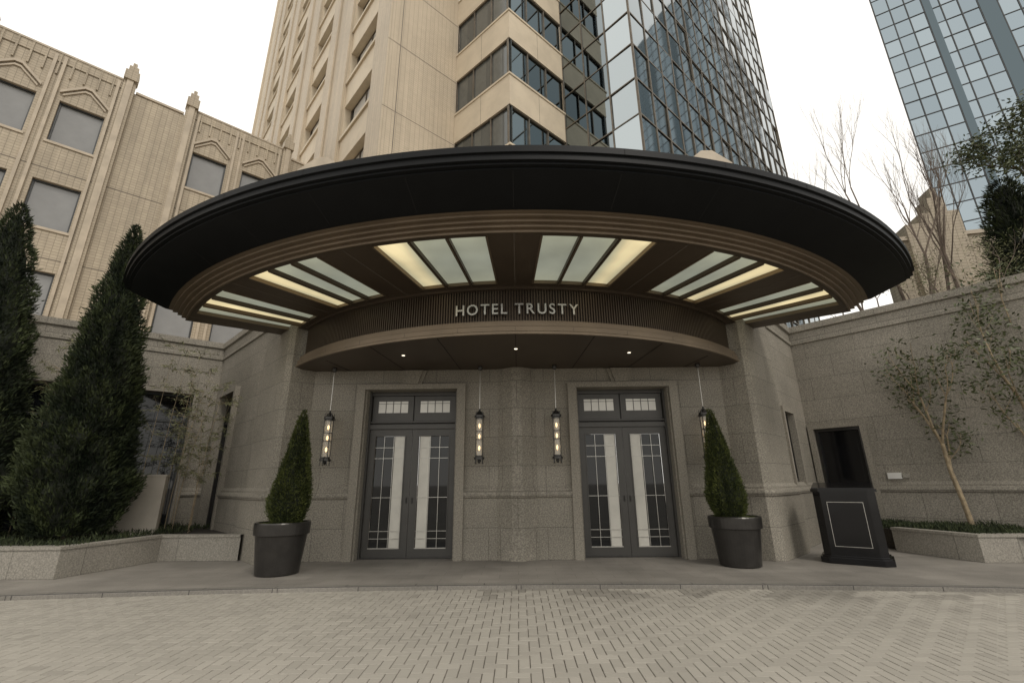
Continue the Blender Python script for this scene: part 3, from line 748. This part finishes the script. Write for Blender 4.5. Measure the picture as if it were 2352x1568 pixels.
def bamboo(gx,gy,z,h,n,seed,lab):
    R.seed(seed); x,y=T(gx,gy); t=thing('bamboo',(x,y,z),lab,'bamboo','bamboo by the granite podium')
    st=MB(); lf=MB()
    for i in range(n):
        px,py=x+R.gauss(0,.25),y+R.gauss(0,.2); lx,ly=R.uniform(-.35,.35),R.uniform(-.3,.3); hh=h*R.uniform(.7,1)
        prev=Vector((px,py,z))
        for k in range(1,9):
            u=k/8; q=Vector((px+lx*u*u,py+ly*u*u,z+hh*u)); st.tube(prev,q,.010*(1.1-u*.8),.010*(1-u*.8),5,M['barktan'],cap=False); prev=q
            if u>.3:
                for w in range(4):
                    d_=Vector((R.uniform(-1,1),R.uniform(-1,1),R.uniform(0,.6))).normalized(); L2=R.uniform(.2,.55)
                    st.tube(q,q+d_*L2,.003,.0015,3,M['barktan'],cap=False)
                    for s2 in range(12):
                        lf.leaf(q+d_*L2*R.uniform(.3,1.05),Vector((R.uniform(-1,1),R.uniform(-1,1),R.uniform(-.9,.2))).normalized(),R.uniform(.08,.16),.018,M['bamboo'],R.random())
    st.finish('stems',t,uv=False); lf.finish('foliage',t,uv=False)
bamboo(-7.55,11.2,.4,4.0,5,5,'slender bamboo clump in front of the dark shop window')
bamboo(-10.0,10.4,.4,5.6,8,6,'tall slender bamboo between the two conifers')
bamboo(-8.6,11.6,.4,5.0,4,8,'slender bamboo clump in front of the dark shop window')

# ---------------------------------------------------------------- wall with holes
def wall_holes(mb,o,d,L,z0,z1,holes,depth,mat,rmat=None,n=0.0):
    ss=sorted(set([0,L]+[h[0] for h in holes]+[h[1] for h in holes])); zs=sorted(set([z0,z1]+[h[2] for h in holes]+[h[3] for h in holes]))
    nx,ny=d[1],-d[0]
    def P(s,k,z): return (o[0]+d[0]*s+nx*k,o[1]+d[1]*s+ny*k,z)
    for a,b in zip(ss,ss[1:]):
        for c0,c1 in zip(zs,zs[1:]):
            ms,mz=(a+b)/2,(c0+c1)/2
            if any(h[0]<ms<h[1] and h[2]<mz<h[3] for h in holes): continue
            mb.face([P(a,n,c0),P(b,n,c0),P(b,n,c1),P(a,n,c1)],mat)
    rm=rmat or mat
    for a,b,c0,c1 in holes:
        mb.face([P(a,n,c0),P(b,n,c0),P(b,n-depth,c0),P(a,n-depth,c0)],rm); mb.face([P(a,n,c1),P(b,n,c1),P(b,n-depth,c1),P(a,n-depth,c1)],rm)
        mb.face([P(a,n,c0),P(a,n,c1),P(a,n-depth,c1),P(a,n-depth,c0)],rm); mb.face([P(b,n,c0),P(b,n,c1),P(b,n-depth,c1),P(b,n-depth,c0)],rm)

# ---------------------------------------------------------------- annex
R.seed(99)
AO=(-17.0,15.4); AD_=(.743,.669); S0,S1=-17.0,13.0
a0=T(AO[0]+AD_[0]*S0,AO[1]+AD_[1]*S0); a1=T(AO[0]+AD_[0]*S1,AO[1]+AD_[1]*S1)
d,L=unit(a0,a1)
ax=thing('annex_building',(a0[0],a0[1],0),'cream tiled building with grey windows and stepped finials','building')
pairs=[-9.9,-3.4,3.1,9.6]
wins=[]
for p in pairs+[-16.4]:
    for q in (0,2.03):
        if p+q-S0>0.1: wins.append(p+q-S0)
rows=[14.3,10.7,7.1]
m=MB()
holes=[(s,s+1.37,z,z+1.9) for s in wins for z in rows]
wall_holes(m,a0,d,L,0,17.9,holes,.22,M['annex'],M['trim'])
m.face([(a0[0],a0[1],17.9),(a1[0],a1[1],17.9),(a1[0]-6,a1[1]+6,17.9),(a0[0]-6,a0[1]+6,17.9)],M['trim'])
e0=(a0[0]-8,a0[1]+8)
m.face([(a0[0],a0[1],0),(e0[0],e0[1],0),(e0[0],e0[1],17.9),(a0[0],a0[1],17.9)],M['annex'])
for z in (13.1,9.5,): m.fbox(a0,d,0,L,0,.003,z,z+.03,M['joint'])
m.finish('wall',ax)
rb=MB()
for p in pairs+[-16.4]:
    b=p-S0
    for s in (b-.62,b+3.63):
        if s<0: continue
        rb.fbox(a0,d,s,s+.42,0,.20,0,18.3,M['annex']); rb.fbox(a0,d,s+.10,s+.32,.20,.28,0,18.5,M['trim'])
    for s in (b-.12,b+1.50,b+3.45,b+1.78):
        if s<0: continue
        rb.fbox(a0,d,s,s+.10,0,.10,0,18.2,M['trim'])
    if b>=0:
        rb.fbox(a0,d,b-.2,b+3.6,-.4,.05,17.9,18.30,M['annex'])
        rb.fbox(a0,d,b-.2,b+3.6,-.4,.08,18.30,18.38,M['trim'])
        for k in range(9):
            s=b+.02+k*.41; rb.fbox(a0,d,s,s+.06,.0,.07,17.3,18.29,M['annex'])
    rb.fbox(a0,d,max(0,b+4.1),b+5.85,-.4,.06,17.9,18.0,M['trim'])
rb.finish('pilasters',ax)
fin=MB()
for k,(w,z0_,z1_) in enumerate(((.24,18.3,18.75),(.16,18.75,19.05),(.07,19.05,19.3))):
    fin.fbox((0,0),d,-w,w,-w,w*1.0,z0_,z1_,M['annex'])
f0=None
for p in pairs+[-16.4]:
    for s in (p-S0-.41,p-S0+3.84):
        if s<0: continue
        pos=(a0[0]+d[0]*s+d[1]*.1,a0[1]+d[1]*s-d[0]*.1,0)
        if f0 is None:
            f0=fin.finish('finial',ax); base=f0
            base.location=(pos[0]-a0[0],pos[1]-a0[1],0)
            for v in base.data.vertices: v.co.x+=a0[0]; v.co.y+=a0[1]
        else: copy_child(f0,ax,(pos[0]-a0[0],pos[1]-a0[1],0))
wm=MB()
wm.fbox((0,0),d,0,1.37,-.24,-.20,0,1.9,M['annexglass'])
for s in (0,1.31): wm.fbox((0,0),d,s,s+.06,-.20,-.13,0,1.9,M['mull'])
for z in (0,1.84): wm.fbox((0,0),d,.06,1.31,-.20,-.13,z,z+.06,M['mull'])
wm.fbox((0,0),d,-.06,1.43,0,.05,-.10,0,M['trim'])
hd=MB()
def strip(mbx,pts,w,n0,n1,mat):
    nx,ny=d[1],-d[0]
    def P(s,n,z): return (d[0]*s+nx*n,d[1]*s+ny*n,z)
    for (s0,z0_),(s1,z1_) in zip(pts,pts[1:]):
        mbx.hexa([P(s0,n1,z0_),P(s1,n1,z1_),P(s1,n0,z1_),P(s0,n0,z0_),P(s0,n1,z0_+w),P(s1,n1,z1_+w),P(s1,n0,z1_+w),P(s0,n0,z0_+w)],mat)
strip(hd,[(-.06,2.20),(.58,2.80),(.79,2.80),(1.43,2.20)],.12,0,.11,M['trim'])
strip(hd,[(.03,2.12),(.60,2.65),(.77,2.65),(1.34,2.12)],.08,0,.06,M['trim'])
def place(mbx,name,root,rootxy,lst):
    first=None
    for (px,py,pz) in lst:
        if first is None:
            first=mbx.finish(name,None)
            first.parent=root; first.location=(px-rootxy[0],py-rootxy[1],pz)
        else: copy_child(first,root,(px-rootxy[0],py-rootxy[1],pz))
pos=[(a0[0]+d[0]*s,a0[1]+d[1]*s,z) for s in wins for z in rows]
place(wm,'window',ax,a0,pos)
place(hd,'window_pediment',ax,a0,[p for p in pos if p[2]==14.3])

# ---------------------------------------------------------------- tower
tc_=(-5.2,14.8); dl=(.67,-.743)
far=(tc_[0]-.67*33,tc_[1]+.743*33)
t0=T(*far); t1=T(*tc_); d,L=unit(t0,t1)
tw=thing('hotel_tower',(t1[0],t1[1],0),'cream tiled and glass hotel tower with zigzag window bands','tower')
ZB,ZT=6.0,64.0
levels=[17.9+3.6*k for k in range(-1,12)]
m=MB(); holes=[]
cols=[(L-5.1-7.2*k, L-1.5-7.2*k) for k in range(5)]
cols=[c_ for c_ in cols if c_[0]>0]
for (s0,s1) in cols:
    for z in levels: holes.append((s0,s1,z,z+1.95))
wall_holes(m,t0,d,L,ZB,ZT,holes,.42,M['tile_plain'],M['tile_plain'],n=-.2)
m.fbox(t0,d,L-1.45,L,-.2,0,ZB,ZT,M['tile'])
for (s0,s1) in cols:
    for (b0,b1) in ((s0-1.15,s0-.05),(s0-3.55,s0-2.45)):
        m.fbox(t0,d,max(0,b0),max(0.01,b1),-.2,0,ZB,ZT,M['tile'])
    m.fbox(t0,d,max(0,s0-2.4),max(.01,s0-1.2),-.2,-.12,ZB,ZT,M['tile'])
    for z in levels: m.fbox(t0,d,s0-.02,s1+.02,-.25,-.10,z-.18,z-.0,M['tile_plain'])
pe=T(-2.57,17.2); de,Le=unit(t1,pe)
m.face([(t1[0],t1[1],ZB),(pe[0],pe[1],ZB),(pe[0],pe[1],ZT),(t1[0],t1[1],ZT)],M['tile'])
m.fbox(t1,de,.58,.61,0,.003,ZB,ZT,M['joint'])
for z in levels:
    m.fbox(t1,de,.61,Le,0,.003,z-1.75,z-1.72,M['joint']); m.fbox(t1,de,0,.58,0,.003,z-1.75,z-1.72,M['joint'])
pD=T(19.7,27.5); bk=T(4,52)
m.face([(pD[0],pD[1],ZB),(bk[0],bk[1],ZB),(bk[0],bk[1],ZT),(pD[0],pD[1],ZT)],M['tile']); m.face([(bk[0],bk[1],ZB),(t0[0],t0[1],ZB),(t0[0],t0[1],ZT),(bk[0],bk[1],ZT)],M['tile'])
m.finish('wall',tw)
wm=MB()
W=3.6
wm.fbox((0,0),d,0,W,-.62,-.60,0,1.95,M['glassT'],.5)
for s in (0,1.77,W-.06): wm.fbox((0,0),d,s,s+.06,-.60,-.54,0,1.95,M['mullb'])
for z in (0,1.89): wm.fbox((0,0),d,.06,W-.06,-.595,-.54,z,z+.06,M['mullb'])
wm.fbox((0,0),d,.3,1.75,-.598,-.592,.07,1.88,M['blind']); wm.fbox((0,0),d,1.85,3.0,-.598,-.592,.07,1.88,M['blind'])
place(wm,'window',tw,t1,[(t0[0]+d[0]*s0,t0[1]+d[1]*s0,z) for (s0,s1) in cols for z in levels])
pa=T(-2.57,17.2); pb=T(0,14.9); pc=T(2.59,17.2)
for z in levels:
    b=MB(); b.sweep([pa,pb,pc],[(-.5,z-1.65),(0,z-1.65),(0,z-.1),(.04,z-.1),(.04,z),(-.5,z)],M['tile_plain'])
    for pA,pB in ((pa,pb),(pb,pc)):
        dd,ll=unit(pA,pB)
        b.fbox(pA,dd,ll*.5,ll*.5+.012,0,.003,z-1.65,z-.1,M['joint'])
    b.finish('spandrel_band',tw)
    w=MB()
    for pA,pB,nm in ((pa,pb,3),(pb,pc,3)):
        dd,ll=unit(pA,pB)
        isA = pA is pa
        for k in range(nm):
            s0=ll*k/nm; s1=ll*(k+1)/nm
            w.fbox(pA,dd,s0,s1,-.16,-.12+R.uniform(-.002,.002),z,z+1.95,M['glassT'] if isA else M['glassD'],R.random()*.4+.2)
            w.fbox(pA,dd,s0-.025,s0+.025,-.12,-.05,z,z+1.95,M['mullb'])
            if isA:
                w.fbox(pA,dd,s0+.1,s0+(s1-s0)*R.uniform(.35,.75),-.118,-.116,z+.06,z+1.9,M['blindgrey'])
        w.fbox(pA,dd,0,ll,-.115,-.055,z,z+.05,M['mullb']); w.fbox(pA,dd,0,ll,-.115,-.055,z+1.90,z+1.95,M['mullb'])
    w.finish('window',tw)
def curtain(mb,p0,p1,z0,z1,pw_,ph,gm,mm,tintf,tilt=.006,mw=.035,proud=.05):
    d,L=unit(p0,p1); nc=max(1,round(L/pw_)); w=L/nc; nr=int((z1-z0)/ph)
    nx,ny=d[1],-d[0]
    for i in range(nc):
        for j in range(nr):
            s0,s1=i*w,(i+1)*w; za,zb=z0+j*ph,z0+(j+1)*ph
            k=[R.gauss(0,tilt) for _ in range(3)]
            def P(s,z,n): return (p0[0]+d[0]*s+nx*n,p0[1]+d[1]*s+ny*n,z)
            mb.face([P(s0,za,k[0]),P(s1,za,k[0]+k[1]),P(s1,zb,k[0]+k[1]+k[2]),P(s0,zb,k[0]+k[2])],gm,tintf(i,j))
    for i in range(nc+1):
        mb.fbox(p0,d,i*w-mw/2,i*w+mw/2,.0,proud,z0,z1,mm)
    for j in range(nr+1):
        z=z0+j*ph; mb.fbox(p0,d,0,L,.0,proud*.8,z-mw/2,z+mw/2,mm)
pcc=T(5.1,14.4)
m=MB(); curtain(m,pc,pcc,6.2,ZT,1.25,1.8,M['glassC'],M['mullb'],lambda i,j: R.uniform(.72,.9) if i==2 else R.uniform(.22,.42),tilt=.010,mw=.05); m.finish('glass_curtain_wall',tw)  # last column's brighter tint paints in the sky reflection
def tD(i,j):
    base=.40 if 1<=i<=6 else .55
    return min(1,max(0,base+R.uniform(-.16,.18)))
m=MB(); curtain(m,pcc,pD,6.2,ZT,1.15,1.8,M['glassD'],M['mullb'],tD,tilt=.012,mw=.065)
m.finish('glass_curtain_wall',tw)

# ---------------------------------------------------------------- glass skyscraper
k0=T(32.4,30); k1=T(32.4+.85*24,30-.53*24); k2=T(32.4+.82*22,30+.57*22)
sk=thing('glass_skyscraper',(k0[0],k0[1],0),'pale blue glass office tower with dark vertical strips','skyscraper')
def tR(i,j):
    return min(1,.6+R.uniform(-.25,.35))
m=MB(); curtain(m,k0,k1,0,62,1.0,1.62,M['glassR'],M['mull'],tR,tilt=.004,mw=.07)
d,l=unit(k0,k1)
for i in (3,6,11,12): m.fbox(k0,d,i*1.0+.04,i*1.0+(.50 if i==3 else .96),.02,.06,0,62,M['glassD'],.0)
m.finish('glass_curtain_wall',sk)
m=MB(); curtain(m,k2,k0,0,62,2.0,1.62,M['glassR'],M['mull'],lambda i,j:R.uniform(.1,.6),tilt=.006,mw=.1); m.finish('glass_curtain_wall',sk)
sw=MB(); w0=T(14.6,15.2); w1=T(22,13.6); d,l=unit(w0,w1)
sw.fbox(w0,d,0,l,-.4,0,5.5,9.9,M['annex']); sw.fbox(w0,d,-.1,l,-.45,.08,9.9,10.05,M['trim'])
for (s0,s1,zt) in ((-.5,.0,9.2),(.2,.75,10.5),(.75,2.0,10.9),(1.1,1.65,11.5),(1.28,1.47,11.9)):
    sw.fbox(w0,d,s0,s1,-.5,.12+.02*zt-.2,5.5,zt,M['annex'])
o=sw.finish('stepped_wall',None,origin=(w0[0],w0[1],5.5)); tag(o,'cream tiled wall with stepped finial above the trees','wall')

# ---------------------------------------------------------------- world, sun, camera
w=bpy.data.worlds.new('World'); scene.world=w; w.use_nodes=True
N=w.node_tree.nodes; L_=w.node_tree.links; bg=N['Background']
sd=Vector((.38,-.62,.78)).normalized()
sky=N.new('ShaderNodeTexSky'); sky.sky_type='NISHITA'; sky.sun_disc=False
sky.sun_elevation=math.asin(sd.z); sky.sun_rotation=math.atan2(sd.x,sd.y)
mx=N.new('ShaderNodeMix'); mx.data_type='RGBA'; mx.inputs[0].default_value=.90
L_.new(sky.outputs[0],mx.inputs[6]); mx.inputs[7].default_value=(13.6,13.1,12.2,1)
L_.new(mx.outputs[2],bg.inputs[0]); bg.inputs[1].default_value=.1
sl=bpy.data.lights.new('sun','SUN'); sl.energy=1.1; sl.angle=rad(12); sl.color=(1,.94,.85)
so=bpy.data.objects.new('sun',sl); COL.objects.link(so); so.rotation_euler=sd.to_track_quat('Z','Y').to_euler()
cam=bpy.data.cameras.new('camera'); cam.lens=16; cam.sensor_width=36; cam.clip_end=2000; cam.clip_start=.05
co=bpy.data.objects.new('camera',cam); COL.objects.link(co); scene.camera=co
mat=Matrix.Rotation(YAW,4,'Z')@Matrix.Rotation(rad(90+17.3),4,'X')@Matrix.Rotation(rad(-.55),4,'Z')
co.matrix_world=Matrix.Translation((CAMX,0,1.4))@mat
scene.view_settings.view_transform='Standard'; scene.view_settings.look='None'; scene.view_settings.exposure=0
for o in list(bpy.data.objects):
    if 'wl' in o: del o['wl']
